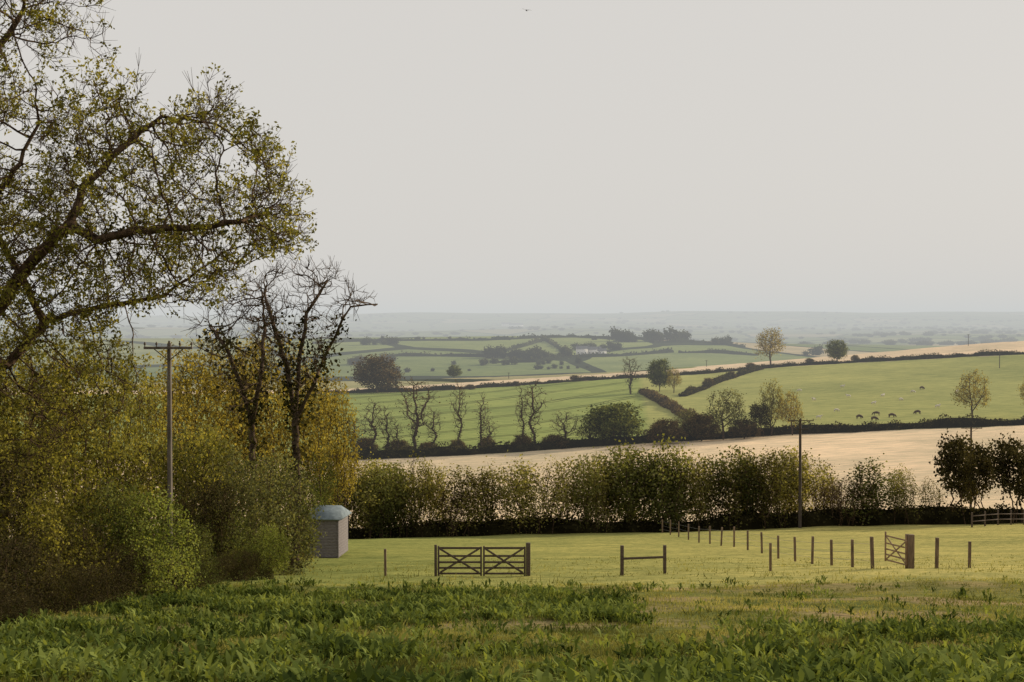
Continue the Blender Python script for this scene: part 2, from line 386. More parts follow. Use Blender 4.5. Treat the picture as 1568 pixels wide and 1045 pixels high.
for k in range(4):
    w=[2.6,1.5,1.2,3.2][k]
    BT.append(proto('bare_tree_mesh',70+k,12,[(1,(0,0,8.4),(w,w,3.6)),(0.3,(0,0,5),(w*.7,w*.7,2))],190,[[(0,0,0),(rr.normal(0,.3),0,2.5),(rr.normal(0,.6),0,5)]],L_brown,M_barkgrey,step=0.5,nleaf=1,lsize=0.25,spread=0.2,rt=0.04,rmax=0.35,tips_r=0.08,twigs=2,twl=1.0,twr=0.03,leanleaf=0.5,ivy=16,ivyrange=(0,0.62)))
GT=[]
for k in range(5):
    q=rr.normal(0,1,4)
    GT.append(proto('spring_tree_mesh',80+k,12,[(1,(0.6*q[0],0,7.6),(3.9,3.7,4.1)),(0.5,(-2.3+q[1]*.5,q[3],5.0),(2.8,2.6,2.4)),(0.5,(2.5+q[2]*.5,-q[3],5.6),(2.4,2.4,2.4))],430,[[(0,0,0),(0.1*q[1],0,1.3),(0.4*q[2],0,2.6)]],[L_gold,L_sage,L_hedge,L_gold,L_gold][k],M_bark,step=0.5,nleaf=6,lsize=0.32,spread=0.40,rt=0.032,rmax=0.5,tips_r=0.07,twigs=1,twl=0.8,twr=0.028,leanleaf=0.62))
RT=[]
for k,(lm) in enumerate((L_green,L_brown,L_green)):
    RT.append(proto('round_tree_mesh',90+k,10,[(1,(0,0,5.6),(4.3,4.1,4.2)),(.4,(2.0,0,4.2),(3.2,3,2.6)),(.4,(-2.4,0,4.8),(2.8,3,2.6))],420,[[(0,0,0),(0,0,2.0)]],lm,M_bark,step=0.5,nleaf=9,lsize=0.42,spread=0.44,rt=0.025,rmax=0.4,tips_r=0.08,leanleaf=0.85))
SH=[]
for k,lm in enumerate((L_sage,L_green,L_ash,L_bright,L_dark)):
    SH.append(proto('shrub_mesh',100+k,5,[(1,(0,0,2.6),(2.2,2.1,2.35)),(.5,(rr.normal(0,1.1),rr.normal(0,.8),1.5),(1.8,1.6,1.5)),(.35,(rr.normal(0,1.1),0,3.8),(1.2,1.2,1.2))],950,st(6,0.6,1.2),lm,step=0.22,nleaf=6,lsize=0.105,spread=0.14,rt=0.006,rmax=0.09,tips_r=0.022,twigs=1,twl=0.35,twr=0.006,leanleaf=0.85))
YT=[]
for k,lm in enumerate((L_gold,L_ash,L_gold)):
    YT.append(proto('thicket_tree_mesh',140+k,9,[(1,(0,0,6.0),(2.3,2.2,2.9)),(.5,(rr.normal(0,1.2),0,4.0),(2.0,1.8,2.0)),(.3,(rr.normal(0,1.4),0,7.0),(1.2,1.2,1.4))],620,st(3,0.5,2.6,0.9),lm,step=0.3,nleaf=6,lsize=0.125,spread=0.16,rt=0.009,rmax=0.15,tips_r=0.026,twigs=2,twl=0.5,twr=0.007,leanleaf=0.6))

# ------------------------------------------------------------------ big near tree (left)
def poly_pts(poly,n,rng):
    poly=np.array(poly,float); lo,hi=poly.min(0),poly.max(0); out=[]
    while len(out)<n:
        p=rng.uniform(lo,hi,(n*3,2)); ins=np.zeros(len(p),bool); j=len(poly)-1
        for i in range(len(poly)):
            a,b=poly[i],poly[j]
            c=((a[1]>p[:,1])!=(b[1]>p[:,1]))&(p[:,0]<(b[0]-a[0])*(p[:,1]-a[1])/(b[1]-a[1]+1e-9)+a[0]); ins^=c; j=i
        out+=list(p[ins])
    return np.array(out[:n])
def w3(px_,row,d): return np.stack([(px_-784)/F*d,d*np.ones_like(px_),(HZ-row)/F*d],-1)
def crown_pts(poly,n,dc,dr,rng,clump=None):
    p=poly_pts(poly,n,rng)
    d=dc+rng.uniform(-1,1,n)*dr
    return w3(p[:,0],p[:,1],dc)+np.stack([np.zeros(n),d-dc,np.zeros(n)],1)
def seedline(nodes,par,pts,start=-1,step=0.3,rng=R):
    prev=start; pts=[np.array(p,float) for p in pts]
    if start>=0: pts=[nodes[start]]+pts
    else: nodes.append(pts[0]); par.append(-1); prev=len(nodes)-1
    for a,b in zip(pts[:-1],pts[1:]):
        k=max(1,int(np.linalg.norm(b-a)/step))
        for t in range(1,k+1):
            nodes.append(a+(b-a)*t/k+rng.normal(0,0.025,3)); par.append(prev); prev=len(nodes)-1
    return prev
rng=np.random.default_rng(5); D=36.0
W=lambda p,r,d:np.array([(p-784)/F*d,d,(HZ-r)/F*d])
nodes=[];par=[]
gx,gy,gz=ground(-110,D)
t0=seedline(nodes,par,[(gx,gy,gz-0.2),W(-100,800,D),W(-80,650,D),W(-50,540,D)])
a=seedline(nodes,par,[W(0,470,36),W(50,400,35.5),W(105,345,35)],t0)
seedline(nodes,par,[W(150,368,34.5),W(215,352,34),W(300,350,33.5),W(370,340,33.5)],a)
seedline(nodes,par,[W(130,290,35.5),W(190,225,36),W(250,180,36.5)],a)
b2=seedline(nodes,par,[W(10,560,37),W(70,490,37.5),W(150,470,38),(W(250,455,38))],t0)
c2=seedline(nodes,par,[W(-70,400,37),W(-60,250,38),W(-20,100,38),W(40,20,38)],t0)
seedline(nodes,par,[W(-20,330,36),W(30,250,35),W(60,190,35)],c2-40 if c2>60 else t0)
seedline(nodes,par,[W(-180,400,36),W(-260,250,35)],t0)
main=[(-60,150),(40,158),(130,160),(215,130),(290,128),(345,138),(335,200),(400,207),(420,262),(440,290),(462,365),(440,392),(375,402),(350,450),(270,475),(200,480),(110,520),(-60,540)]
att=np.concatenate([crown_pts(main,4200,35.5,3.2,rng),
  crown_pts([(290,130),(350,130),(340,190),(412,205),(445,285),(466,370),(430,395),(380,380),(390,300),(320,240)],750,35.5,2.0,rng),
  crown_pts([(-20,200),(60,170),(120,300),(90,450),(-20,500)],500,37,2.4,rng),
  crown_pts([(-80,-120),(90,-100),(128,0),(125,70),(60,100),(20,130),(-80,130)],700,37,3,rng),
  crown_pts([(-450,-200),(-60,-200),(-60,560),(-420,500)],500,36,5,rng),
  crown_pts([(-60,500),(120,500),(200,560),(180,640),(60,720),(-60,720)],550,37,3,rng)])
nn=vn(att[:,0]+att[:,1]*0.25,att[:,2]-att[:,1]*0.15,0.7)
att=att[nn>0.30]
nodes,par=colonize(att,nodes,par,0.20,0.24,170,rng,jit=0.18,up=0.03)
r=radii(nodes,par,0.0078,2.2,0.42)
A=Acc(); tip,tp=skeleton_to(A,nodes,par,r,rng,2,0.42,0.0068,0.020,0.6)
cn_=vn(tp[:,0]*1.0+tp[:,1]*0.2,tp[:,2]*1.0+tp[:,1]*0.3,0.45)
sel=tp[(rng.random(len(tp))<0.62*np.clip((cn_-0.30)*4,0.08,1))]
k=9; cl=np.repeat(rng.uniform(0,1,len(sel)),k)
pos=np.repeat(sel,k,0)+rng.normal(0,0.055,(len(sel)*k,3))
V,Qq,v=leaves(pos,0.105,rng,aspect=0.26,updown=-0.2,vv=np.clip(cl*0.55+rng.uniform(0,0.5,len(pos)),0,1)); A.add(V,Qq,1,v)
ii=np.where((r>0.045)&(nodes[:,2]<3.2))[0]
pos=np.repeat(nodes[ii],9,0)+rng.normal(0,0.15,(len(ii)*9,3)); V,Qq,v=leaves(pos,0.10,rng); A.add(V,Qq,2,v)
ob=A.mesh('large_spring_tree',[M_bark,L_ash,L_ivy],link=True)
print('bigtree',len(nodes),len(sel)*k)

# ------------------------------------------------------------------ bare ivy trees
def baretree(name,D,basepx,stems,poly,n,sd,ivyrow=(500,700),twl=0.55):
    rng=np.random.default_rng(sd); nodes=[];par=[]
    gx,gy,gz=ground(basepx,D)
    t=seedline(nodes,par,[(gx,gy,gz-0.2)]+[W(*s,D) for s in stems[0]],step=0.4,rng=rng)
    for s in stems[1:]:
        seedline(nodes,par,[W(*q,D+rng.normal(0,1.0)) for q in s],t,step=0.4,rng=rng)
    att=crown_pts(poly,n,D,3.0,rng)
    nodes,par=colonize(att,nodes,par,0.32,0.38,130,rng,jit=0.14,up=0.08)
    r=radii(nodes,par,0.015,2.1,0.32)
    A=Acc(); tip,tp=skeleton_to(A,nodes,par,r,rng,2,twl,0.012,0.030,0.5)
    zr0=(HZ-ivyrow[0])/F*D
    ii=np.where((r>0.045)&(nodes[:,2]<zr0+rng.normal(0,0.5,len(r))))[0]
    k=30; pos=np.repeat(nodes[ii],k,0)+rng.normal(0,0.34,(len(ii)*k,3))
    V,Qq,v=leaves(pos,0.18,rng); A.add(V,Qq,1,v)
    return A.mesh(name,[M_barkgrey,L_ivy],link=True)
baretree('bare_ivy_tree',66,452,[[(455,750),(452,640)],[(440,570),(420,500),(405,450)],[(458,560),(470,480),(500,430)],[(480,590),(505,530),(535,470),(578,465)]],
  [(345,470),(385,420),(440,402),(500,402),(545,435),(582,462),(560,478),(520,500),(500,560),(470,600),(440,560),(400,520),(360,500)],500,31,(500,700))
baretree('bare_ivy_tree',64,385,[[(388,750),(385,650)],[(370,590),(345,530),(320,500)],[(400,570),(405,500),(400,440)]],
  [(298,490),(320,478),(370,440),(420,430),(430,500),(420,600),(370,640),(320,560)],340,32,(510,700))

# ------------------------------------------------------------------ left-hand thicket
wd=[
('golden_tree',YT[0],330,78,506,0.85),('golden_tree',YT[2],285,76,525,0.9),('golden_tree',YT[0],490,88,548,0.7),('golden_tree',YT[2],420,86,508,0.85),('golden_tree',YT[2],375,80,515,0.8),
('golden_tree',YT[2],465,84,560,0.65),('golden_tree',YT[0],240,72,560,0.9),('golden_tree',YT[0],512,90,585,0.6),
('hawthorn_tree',YT[1],130,46,505,0.8),('hawthorn_tree',YT[1],25,45,480,0.85),('hawthorn_tree',YT[1],195,52,545,0.65),('hawthorn_tree',YT[2],80,54,540,0.8),('hawthorn_tree',YT[1],-70,44,500,0.8),('hawthorn_tree',YT[1],-10,50,540,0.9),
('green_bush',SH[0],400,57,692,0.95),('green_bush',SH[0],345,60,674,0.9),('green_bush',SH[1],440,67,706,0.8),('green_bush',SH[0],285,56,650,0.8),('green_bush',SH[1],478,86,690,0.65),
('green_bush',SH[2],215,54,655,0.9),('green_bush',SH[2],130,50,640,0.9),
('elder_bush',SH[3],225,42,748,1.0),('elder_bush',SH[1],285,44,800,0.9),('elder_bush',SH[3],415,52,800,0.8),('green_bush',SH[1],165,42,735,0.9),
('dark_bush',SH[2],20,37,735,1.0),('dark_bush',SH[4],110,38,790,1.1),('dark_bush',SH[2],60,42,660,0.9),('dark_bush',SH[4],-60,36,690,1.0),('dark_bush',SH[4],190,40,835,1.2),('dark_bush',SH[4],30,33,820,1.2),
('dark_bush',SH[4],-30,30,800,1.2),('dark_bush',SH[4],90,34,860,1.4),('dark_bush',SH[4],150,37,860,1.4),('dark_bush',SH[4],20,29,900,1.5),('dark_bush',SH[4],-40,27,880,1.5),  # real bushes, but their dark leaf colour also paints in the lower-left shade
('bramble',SH[4],250,43,850,1.6),('bramble',SH[4],320,47,848,1.5),('bramble',SH[4],365,50,838,1.4),('bramble',SH[4],405,52,846,1.2),('dark_bush',SH[1],340,53,770,1.0),('dark_bush',SH[4],300,52,730,0.9),('bramble',SH[4],440,58,845,1.2),('green_bush',SH[1],450,68,770,0.8)]
for nm,me_,p,d,top,ws in wd:
    x,y,z=ground(p,d); ht=(HZ-top)/F*d-z
    h0=9.0 if me_ in YT else 4.95
    place(nm,me_,p,d,ht,h0,ws)

# ------------------------------------------------------------------ boundary hedge at ~130 m
hp=empty('boundary_hedge')
def section(p0,p1,step,protos,h0,toprow,jit=8,wd_=1.0,nm='hedge_tree',dd=(127,133)):
    p=p0
    while p<p1:
        d=R.uniform(*dd); x,y,z=ground(p,d); top=toprow+R.normal(0,jit)
        ht=(HZ-top)/F*d-z
        place(nm,protos[R.integers(len(protos))],p+R.normal(0,step*0.35),d,ht,h0,wd_*R.uniform(0.7,1.3)*(8/ht if h0==8 else 1)**0.3,parent=hp)
        p+=step*R.uniform(0.5,1.5)
section(505,690,20,HT+HG[:2],8,709,7,0.95)
section(690,785,20,HT[:4]+HB[:1],8,716,8,0.95)
section(520,660,38,HG,8,716,6,0.8)
section(790,925,22,[HG[0],HT[0],HG[1],HT[2],HT[4]],8,704,11)
section(925,1030,21,HG+HT[:1],8,687,9,0.95)
section(1035,1255,22,HT+HG[:1],8,696,9)
section(1060,1240,60,HG,8,696,7,0.7)
section(1262,1335,20,HB,6,732,7)
section(1345,1440,24,[HG[0],HT[1],HG[1]],8,723,9)
place('ivy_tree',HD[0],1468,128,8.0,8.6,0.85,parent=hp); place('ivy_tree',HD[0],1500,133,7.2,8.6,0.8,parent=hp)
place('ivy_tree',HD[0],1552,127,7.6,8.6,0.85,parent=hp); place('ivy_tree',HD[0],1600,130,8,8.6,0.9,parent=hp)
section(1640,1800,30,HG+HT,8,705,8)
def hedge(name,pts,hh,ww,ls,dens,mat,core=True,seed=0,var=0.25,parent=None):
    rng=np.random.default_rng(seed); pts=np.array(pts,float)
    seg=np.linalg.norm(np.diff(pts,axis=0),axis=1); cum=np.concatenate([[0],np.cumsum(seg)]); L=cum[-1]
    n=int(L*dens); s=rng.uniform(0,L,n)
    x=np.interp(s,cum,pts[:,0]); y=np.interp(s,cum,pts[:,1])
    hs=hh*(1+var*(vn(s,s*0+seed*3.1,3*hh)*2-1)+var*0.6*(vn(s,s*0+9,1*hh)*2-1))
    a=rng.uniform(0,np.pi,n); q=rng.uniform(0.55,1,n)**0.5
    ox=np.cos(a)*ww*0.5*q; z=np.sin(a)**0.6*hs*q
    dx=np.interp(s,cum[:-1]+seg/2,np.diff(pts[:,0])/seg); dy=np.interp(s,cum[:-1]+seg/2,np.diff(pts[:,1])/seg)
    X_=x-dy*ox; Y_=y+dx*ox
    pos=np.stack([X_,Y_,hgt(X_,Y_)+z],1)
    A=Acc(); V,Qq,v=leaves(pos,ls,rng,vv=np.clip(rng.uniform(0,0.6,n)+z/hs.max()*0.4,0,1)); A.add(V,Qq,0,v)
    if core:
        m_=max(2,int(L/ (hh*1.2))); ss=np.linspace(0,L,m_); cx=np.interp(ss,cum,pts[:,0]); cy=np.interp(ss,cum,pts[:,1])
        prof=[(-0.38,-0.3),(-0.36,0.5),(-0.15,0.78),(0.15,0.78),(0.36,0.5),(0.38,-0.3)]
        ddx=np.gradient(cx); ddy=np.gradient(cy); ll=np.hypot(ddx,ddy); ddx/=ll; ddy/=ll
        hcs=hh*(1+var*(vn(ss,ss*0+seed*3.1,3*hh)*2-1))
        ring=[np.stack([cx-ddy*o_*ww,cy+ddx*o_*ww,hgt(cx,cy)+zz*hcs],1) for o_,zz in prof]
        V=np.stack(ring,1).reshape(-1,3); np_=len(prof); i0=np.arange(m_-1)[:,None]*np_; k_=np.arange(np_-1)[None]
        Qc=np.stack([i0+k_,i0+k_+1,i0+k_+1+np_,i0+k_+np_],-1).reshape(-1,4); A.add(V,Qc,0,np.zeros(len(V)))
    o_=A.mesh(name,[mat],link=True)
    if parent: o_.parent=parent
    return o_
def wl(L_,n=1): return [((p-784)/F*d,d) for p,d in L_]
hedge('low_shade_hedge',[((p-784)/F*129,129) for p in (480,700,900,1100,1300,1460,1700,1900)],1.5,2.4,0.24,95,L_dark,seed=1,parent=hp,var=0.45)  # low dense hedge, leaves coloured dark for the shadow along the hedge foot
hedge('field_hedge',wl(H2),2.0,2.6,0.40,36,L_dark,seed=2,var=0.45)
hedge('field_hedge',wl(H4),1.5,2.6,0.45,26,L_dark,seed=3,var=0.6)
hedge('field_hedge',wl(H3),1.6,4.0,0.5,40,L_brown,seed=4,var=0.7)
hedge('field_hedge',wl(H5),1.5,3.0,0.5,32,L_dark,seed=5,var=0.7)
# ------------------------------------------------------------------ mid-distance trees
def ft(nm,me,px_,row,top,wpx,h0,w0,d0,d1,wmin=None):
    d=proj(px_,row,d0,d1); ht=(row-top)/F*d
    s=ht/h0; ws=(wpx/F*d)/(w0*s)
    return place(nm,me,px_,d,ht,h0,ws,dz=-0.2,rot=R.choice([0,3.14])+R.normal(0,0.5))
ft('oak_tree',GT[3],1180,560,500,56,11.8,9.5,400,690)
ft('round_tree',RT[0],1282,554,520,38,9.9,9.5,400,690)
ft('bare_tree',BT[0],966,604,545,34,12,5.5,400,690)
ft('green_tree',RT[2],1010,600,546,36,9.9,9.5,400,690)
ft('spring_tree',GT[0],1032,602,562,28,11.8,9.5,400,690)
ft('copper_tree',RT[1],577,602,543,82,9.9,9.5,450,690)
ft('round_tree',RT[0],695,578,557,22,9.9,9.5,600,740)
for p,row,top,w,k in [(570,700,612,34,1),(606,700,640,26,2),(637,697,576,62,0),(662,697,625,30,1),(702,696,585,26,1),(738,694,600,26,2),(750,694,640,24,1),(798,690,590,24,2),(818,690,585,36,1),(590,700,620,30,2),(545,703,640,40,1)]:
    ft('bare_tree',BT[k],p,row,top,w,12,5.0 if k==0 else 3.0,220,450)
for p,w,top in [(560,40,668),(610,46,672),(655,36,676),(700,30,672),(745,30,668),(800,36,664),(850,44,664)]:
    ft('bush',RT[1],p,699-(p-560)*.04,top,w,9.9,9.5,220,450)
for nm,me,p,row,top,w,h0,w0 in [('bare_tree',BT[3],865,686,628,50,12,6.4),('round_tree',RT[2],940,682,612,92,9.9,9.5),('spring_tree',GT[1],905,684,632,50,11.8,9.5),('bush',RT[1],1020,680,640,60,9.9,9.5),
    ('spring_tree',GT[1],1108,674,592,70,11.8,9.5),('bush',RT[1],1075,676,632,60,9.9,9.5),('spring_tree',GT[2],1182,668,582,46,11.8,9.5),('ivy_bush',HD[0],1165,669,618,34,8.6,5.5),('spring_tree',GT[4],1214,667,596,42,11.8,9.5),('bush',RT[1],1140,672,640,50,9.9,9.5),('bush',GT[1],1050,676,625,46,11.8,9.5)]:
    ft(nm,me,p,row,top,w,h0,w0,220,450)
ft('spring_tree',GT[0],1490,642,566,62,11.8,9.5,280,450)
ft('spring_tree',GT[4],1585,640,575,50,11.8,9.5,280,450)
for p,row,top,w in [(1240,557,548,16),(1310,554,543,14),(1335,553,545,12),(1150,566,555,20),(590,600,588,26),(880,583,574,16),(1085,592,578,20),(1120,580,568,16),(720,597,588,18),(790,592,583,16)]:
    ft('hedge_shrub',RT[1],p,row,top,w,9.9,9.5,450,740)

# ------------------------------------------------------------------ distant country
TD=proto('distant_tree_mesh',200,10,[(1,(0,0,5.6),(5,5,4.4))],60,[[(0,0,0),(0,0,2)]],L_far,step=0.9,nleaf=6,lsize=1.5,spread=1.0,rt=0.08,rmax=0.4,tips_r=0.4,twigs=0)
dt=empty('distant_trees')
def far_line(pts,d0,d1,n,hpx,jit=1.0):
    ps=np.array(pts,float); tt=R.uniform(0,len(ps)-1,n)
    for t in tt:
        p=np.interp(t,range(len(ps)),ps[:,0]); rw=np.interp(t,range(len(ps)),ps[:,1])
        d=proj(p,rw,d0,d1); h=hpx*R.uniform(0.5,1.3)/F*d
        x,y,z=ground(p,d+R.normal(0,6)); inst('tree',TD,(x,y,z-0.5),(h/10*R.uniform(0.9,1.5),)*2+(h/10,),R.uniform(0,6),dt)
def far_hedge(pts,d0,d1,sd,h=3.5):
    L_=line(pts,d0,d1); hedge('distant_hedge',wl(L_),h,h*1.2,2.0,1.2,L_far,seed=sd,core=True,var=0.6)
for i,pl in enumerate([[(560,523),(650,522),(740,522),(830,518),(880,517),(940,520),(1000,521)],[(590,546),(680,546),(745,547)],[(745,549),(775,538),(805,530),(838,520)],[(830,519),(850,530),(870,545)],
    [(750,556),(820,555),(880,548),(950,546),(1030,540)],[(1040,541),(1100,541),(1160,545)],[(1000,525),(1080,525),(1140,532)],[(480,527),(530,524),(560,523)]]):
    far_hedge(pl,1050,1850,300+i)
far_line([(940,524),(1050,523)],1100,1800,24,17)
far_line([(745,548),(830,550)],1100,1700,22,15)
far_line([(820,552),(870,548)],1100,1700,14,13)
far_line([(870,537),(950,536)],1100,1700,10,11)
far_line([(555,528),(640,527)],1100,1800,8,10)
far_line([(690,558),(800,560),(900,556)],1050,1500,12,9)
far_line([(530,560),(600,556)],1000,1500,8,14)
far_line([(1090,528),(1120,528)],1200,1800,8,11)
far_line([(1230,545),(1255,544)],1100,1900,4,14)
far_line([(560,520),(760,521),(1000,521)],1200,1800,16,5)
far_line([(560,570),(760,568),(960,562)],1000,1400,14,7)
for _ in range(170):
    d=10**R.uniform(3.4,3.9); p=R.uniform(150,1600); 
    x,y,z=ground(p,d); 
    for j in range(5):
        xx=x+R.normal(0,d*0.016); yy=y+R.normal(0,15); s=R.uniform(0.5,1.0)
        inst('tree',TD,(xx,yy,float(hgt(xx,yy))-1),(s*2.6,s*1.8,s),R.uniform(0,0.3),dt)
    
# ------------------------------------------------------------------ timber objects
class Boxes:
    def __init__(s): s.V=[];s.Q=[];s.n=0
    def beam(s,a,b,w,t,up=(0,0,1),top=None):
        a=np.array(a,float);b=np.array(b,float);d=b-a;d/=np.linalg.norm(d)
        u_=np.array(up,float)
        if abs(d@u_)>0.95: u_=np.array((0,1.0,0))
        sd=np.cross(d,u_);sd/=np.linalg.norm(sd);u2=np.cross(sd,d)
        c=[(-1,-1),(1,-1),(1,1),(-1,1)]
        V=[a+sd*i*t/2+u2*j*w/2 for i,j in c]+[b+sd*i*t/2+u2*j*w/2 for i,j in c]
        s.V+=V; k=s.n
        s.Q+=[[k,k+3,k+2,k+1],[k+4,k+5,k+6,k+7]]+[[k+i,k+(i+1)%4,k+4+(i+1)%4,k+4+i] for i in range(4)]; s.n+=8
    def obj(s,name,mat,bev=0.008,parent=None):
        o_=mesh_obj(name,s.V,s.Q,[mat]); 
        if bev:
            m_=o_.modifiers.new('bevel','BEVEL'); m_.width=bev; m_.segments=2
        if parent: o_.parent=parent
        return o_
def gp(px_,d): return np.array(ground(px_,d))
def post(B,px_,d,h,w=0.1,lean=0.0,sink=0.15):
    g=gp(px_,d); B.beam(g-(0,0,sink),g+(lean*h,0,h),w,w)
    return g
D=54.0; fg=empty('field_gate')
gl=gp(668,D); gm=gp(738.5,D); grt=gp(808,D); zt=max(gl[2],grt[2])
def leaf(nm,xa,xb,z0,H_):
    B=Boxes(); y=D
    rows_=[0.10,0.30,0.50,0.72,1.0]
    for hh in rows_: B.beam((xa+0.04,y,z0+hh*H_),(xb-0.04,y,z0+hh*H_),0.075 if hh<1 else 0.085,0.03)
    B.beam((xa+0.04,y-0.002,z0+0.02),(xa+0.04,y-0.002,z0+1.07*H_),0.075,0.07); B.beam((xb-0.04,y-0.002,z0+0.02),(xb-0.04,y-0.002,z0+1.05*H_),0.075,0.07)
    B.beam((xa+0.1,y-0.035,z0+0.14*H_),(xb-0.12,y-0.035,z0+0.98*H_),0.075,0.028)
    B.beam((xa+0.1,y-0.066,z0+0.98*H_),(xb-0.12,y-0.066,z0+0.14*H_),0.075,0.028)
    return B.obj(nm,M_wood,0.006,fg)
leaf('gate_leaf_left',gl[0]+0.04,gm[0]-0.01,zt-0.02,1.08); leaf('gate_leaf_right',gm[0]+0.02,grt[0]-0.07,zt-0.02,1.08)
B=Boxes(); B.beam(gl-(0.03,0,.2),gl+(-0.03,0,1.2),0.10,0.10); B.beam(grt+(0.02,0,-.2),grt+(0.02,0,1.26),0.17,0.17); B.obj('gate_posts',M_wood,0.012,fg)
B=Boxes(); a_=post(B,953,D,1.15,0.13); b_=post(B,1018.5,D,1.08,0.12); B.beam(a_+(0,-0.075,0.66),b_+(0,-0.075,0.64),0.09,0.03); B.obj('wooden_rail_fence',M_wood)
for p,h,d,w in [(589.5,1.05,55,0.09),(1181,1.08,54.5,0.09),(1436,1.17,54,0.12),(1486.5,1.0,54,0.10)]:
    B=Boxes(); post(B,p,d,h,w,lean=R.normal(0,0.02)); B.obj('fence_post',M_woodl)
B=Boxes(); post(B,1397,54,1.3,0.2); post(B,1391,54.4,1.32,0.14); B.obj('gate_post',M_woodl)
wg=empty('wicket_gate'); B=Boxes(); h_=gp(1389,54.2); e_=gp(1357.5,55.3); H_=1.05; z0=h_[2]+0.08
L0=np.array((h_[0],h_[1],z0)); L1=np.array((e_[0],e_[1],z0+0.02))
for k in (0.06,0.26,0.46,0.68,0.95): B.beam(L0+(0,0,k*H_),L1+(0,0,k*H_),0.06,0.025)
B.beam(L0,L0+(0,0,1.12*H_),0.06,0.06); B.beam(L1,L1+(0,0,1.1*H_),0.06,0.06)
B.beam(L0+(0,-0.04,0.08),L1+(0,-0.04,0.95*H_),0.06,0.025); B.beam(L0+(0,-0.07,0.95*H_),L1+(0,-0.07,0.08),0.06,0.025)
M_woodw=solidmat('weathered_gate_wood',(0.20,0.13,0.08),(0.36,0.25,0.16),10,0.8); B.obj('gate_frame',M_woodw,0.006,wg)
fx=[1338,1307,1275,1245,1219,1193,1168,1146,1125,1105,1088,1071,1055,1040,1027,1015]
B=Boxes(); tops=[]
fence=empty('post_and_wire_fence')
for i,p in enumerate(fx):
    d=54+ (i/15)**1.25*66 if i else 54.3
    hh=1.15*R.uniform(0.93,1.07)
    g=post(B,p,d,hh,0.10+0.02*(i==0),lean=R.normal(0,0.025)); tops.append(g)
B.obj('posts',M_woodl,0.008,fence)
V=[];Qw=[];n_=0
p0=np.array(tops[:-1]);p1=np.array(tops[1:])
for hz_ in (0.3,0.6,0.95):
    V_,Q_=tubes(p0+(0,0,hz_),p1+(0,0,hz_),np.full(len(p0),0.006),np.full(len(p0),0.006),4); V.append(V_);Qw.append(Q_+n_);n_+=len(V_)
M_wire=solidmat('wire_steel',(0.15,0.14,0.13),(0.25,0.24,0.22),5,0.5)
o_=mesh_obj('wires',np.concatenate(V),np.concatenate(Qw),[M_wire]); o_.parent=fence
B=Boxes(); f2=[gp(p,118+ (p-1490)*0.05) for p in range(1490,1660,20)]
for g in f2: B.beam(g-(0,0,.1),g+(0,0,1.25),0.12,0.12)
for a_,b_ in zip(f2[:-1],f2[1:]):
    for hz_ in (0.5,0.95): B.beam(a_+(0,-0.08,hz_),b_+(0,-0.08,hz_),0.08,0.03)
B.obj('field_fence',M_wood)
# shed
sh=empty('garden_shed'); D=76.0
M_shed=solidmat('shed_boards',(0.11,0.095,0.095),(0.21,0.19,0.19),7,0.85,(1,1,3))
M_roof=solidmat('shed_roof_slate',(0.10,0.13,0.145),(0.18,0.22,0.24),4,0.8)
x0,_,z0=ground(468,D); x1=ground(517,D)[0]; z0-=0.1
B=Boxes(); Hs=2.1; nb=13; dp=2.4
for k in range(nb):
    zz=z0+0.1+k*Hs/nb
    B.beam((x0,D,zz+0.08),(x1,D,zz+0.08),Hs/nb-0.006,0.03); B.beam((x1+0.012,D+0.02,zz+0.083),(x1+0.012,D+dp,zz+0.083),Hs/nb-0.006,0.03)
B.beam((x0-0.02,D-0.02,z0),(x0-0.02,D-0.02,z0+Hs+0.1),0.07,0.07);B.beam((x1+0.02,D-0.02,z0),(x1+0.02,D-0.02,z0+Hs+0.1),0.07,0.07)
B.beam((x0,D+dp,z0+Hs/2+.1),(x1,D+dp,z0+Hs/2+.1),Hs-0.02,0.03); B.beam((x0-0.01,D+0.02,z0+Hs/2+.1),(x0-0.01,D+dp-.02,z0+Hs/2+.1),Hs-0.02,0.03)
B.obj('walls',M_shed,0.004,sh)
zr=z0+Hs+0.10
Vr=np.array([(x0-.12,D-.18,zr-.0),(x1+.2,D-.18,zr-.0),(x0-.12,D+dp+.15,zr),(x1+.2,D+dp+.15,zr),(x0+.1,D+dp/2-.05,zr+.55),(x1-.1,D+dp/2-.05,zr+.55),(x0+.1,D+dp/2+.05,zr+.55),(x1-.1,D+dp/2+.05,zr+.55),
 (x0-.12,D-.18,zr-.06),(x1+.2,D-.18,zr-.06),(x0-.12,D+dp+.15,zr-.06),(x1+.2,D+dp+.15,zr-.06)])
Qr=[[0,1,5,4],[6,7,3,2],[4,5,7,6],[1,3,7,5],[2,0,4,6],[8,9,1,0],[9,11,3,1],[11,10,2,3],[10,8,0,2],[8,10,11,9]]
o_=mesh_obj('roof',Vr,Qr,[M_roof]); o_.parent=sh
cS=Vector(((x0+x1)/2,D,0)); sh.matrix_world=Matrix.Translation(cS)@Matrix.Rotation(rad(-6),4,'Z')@Matrix.Translation(-cS)
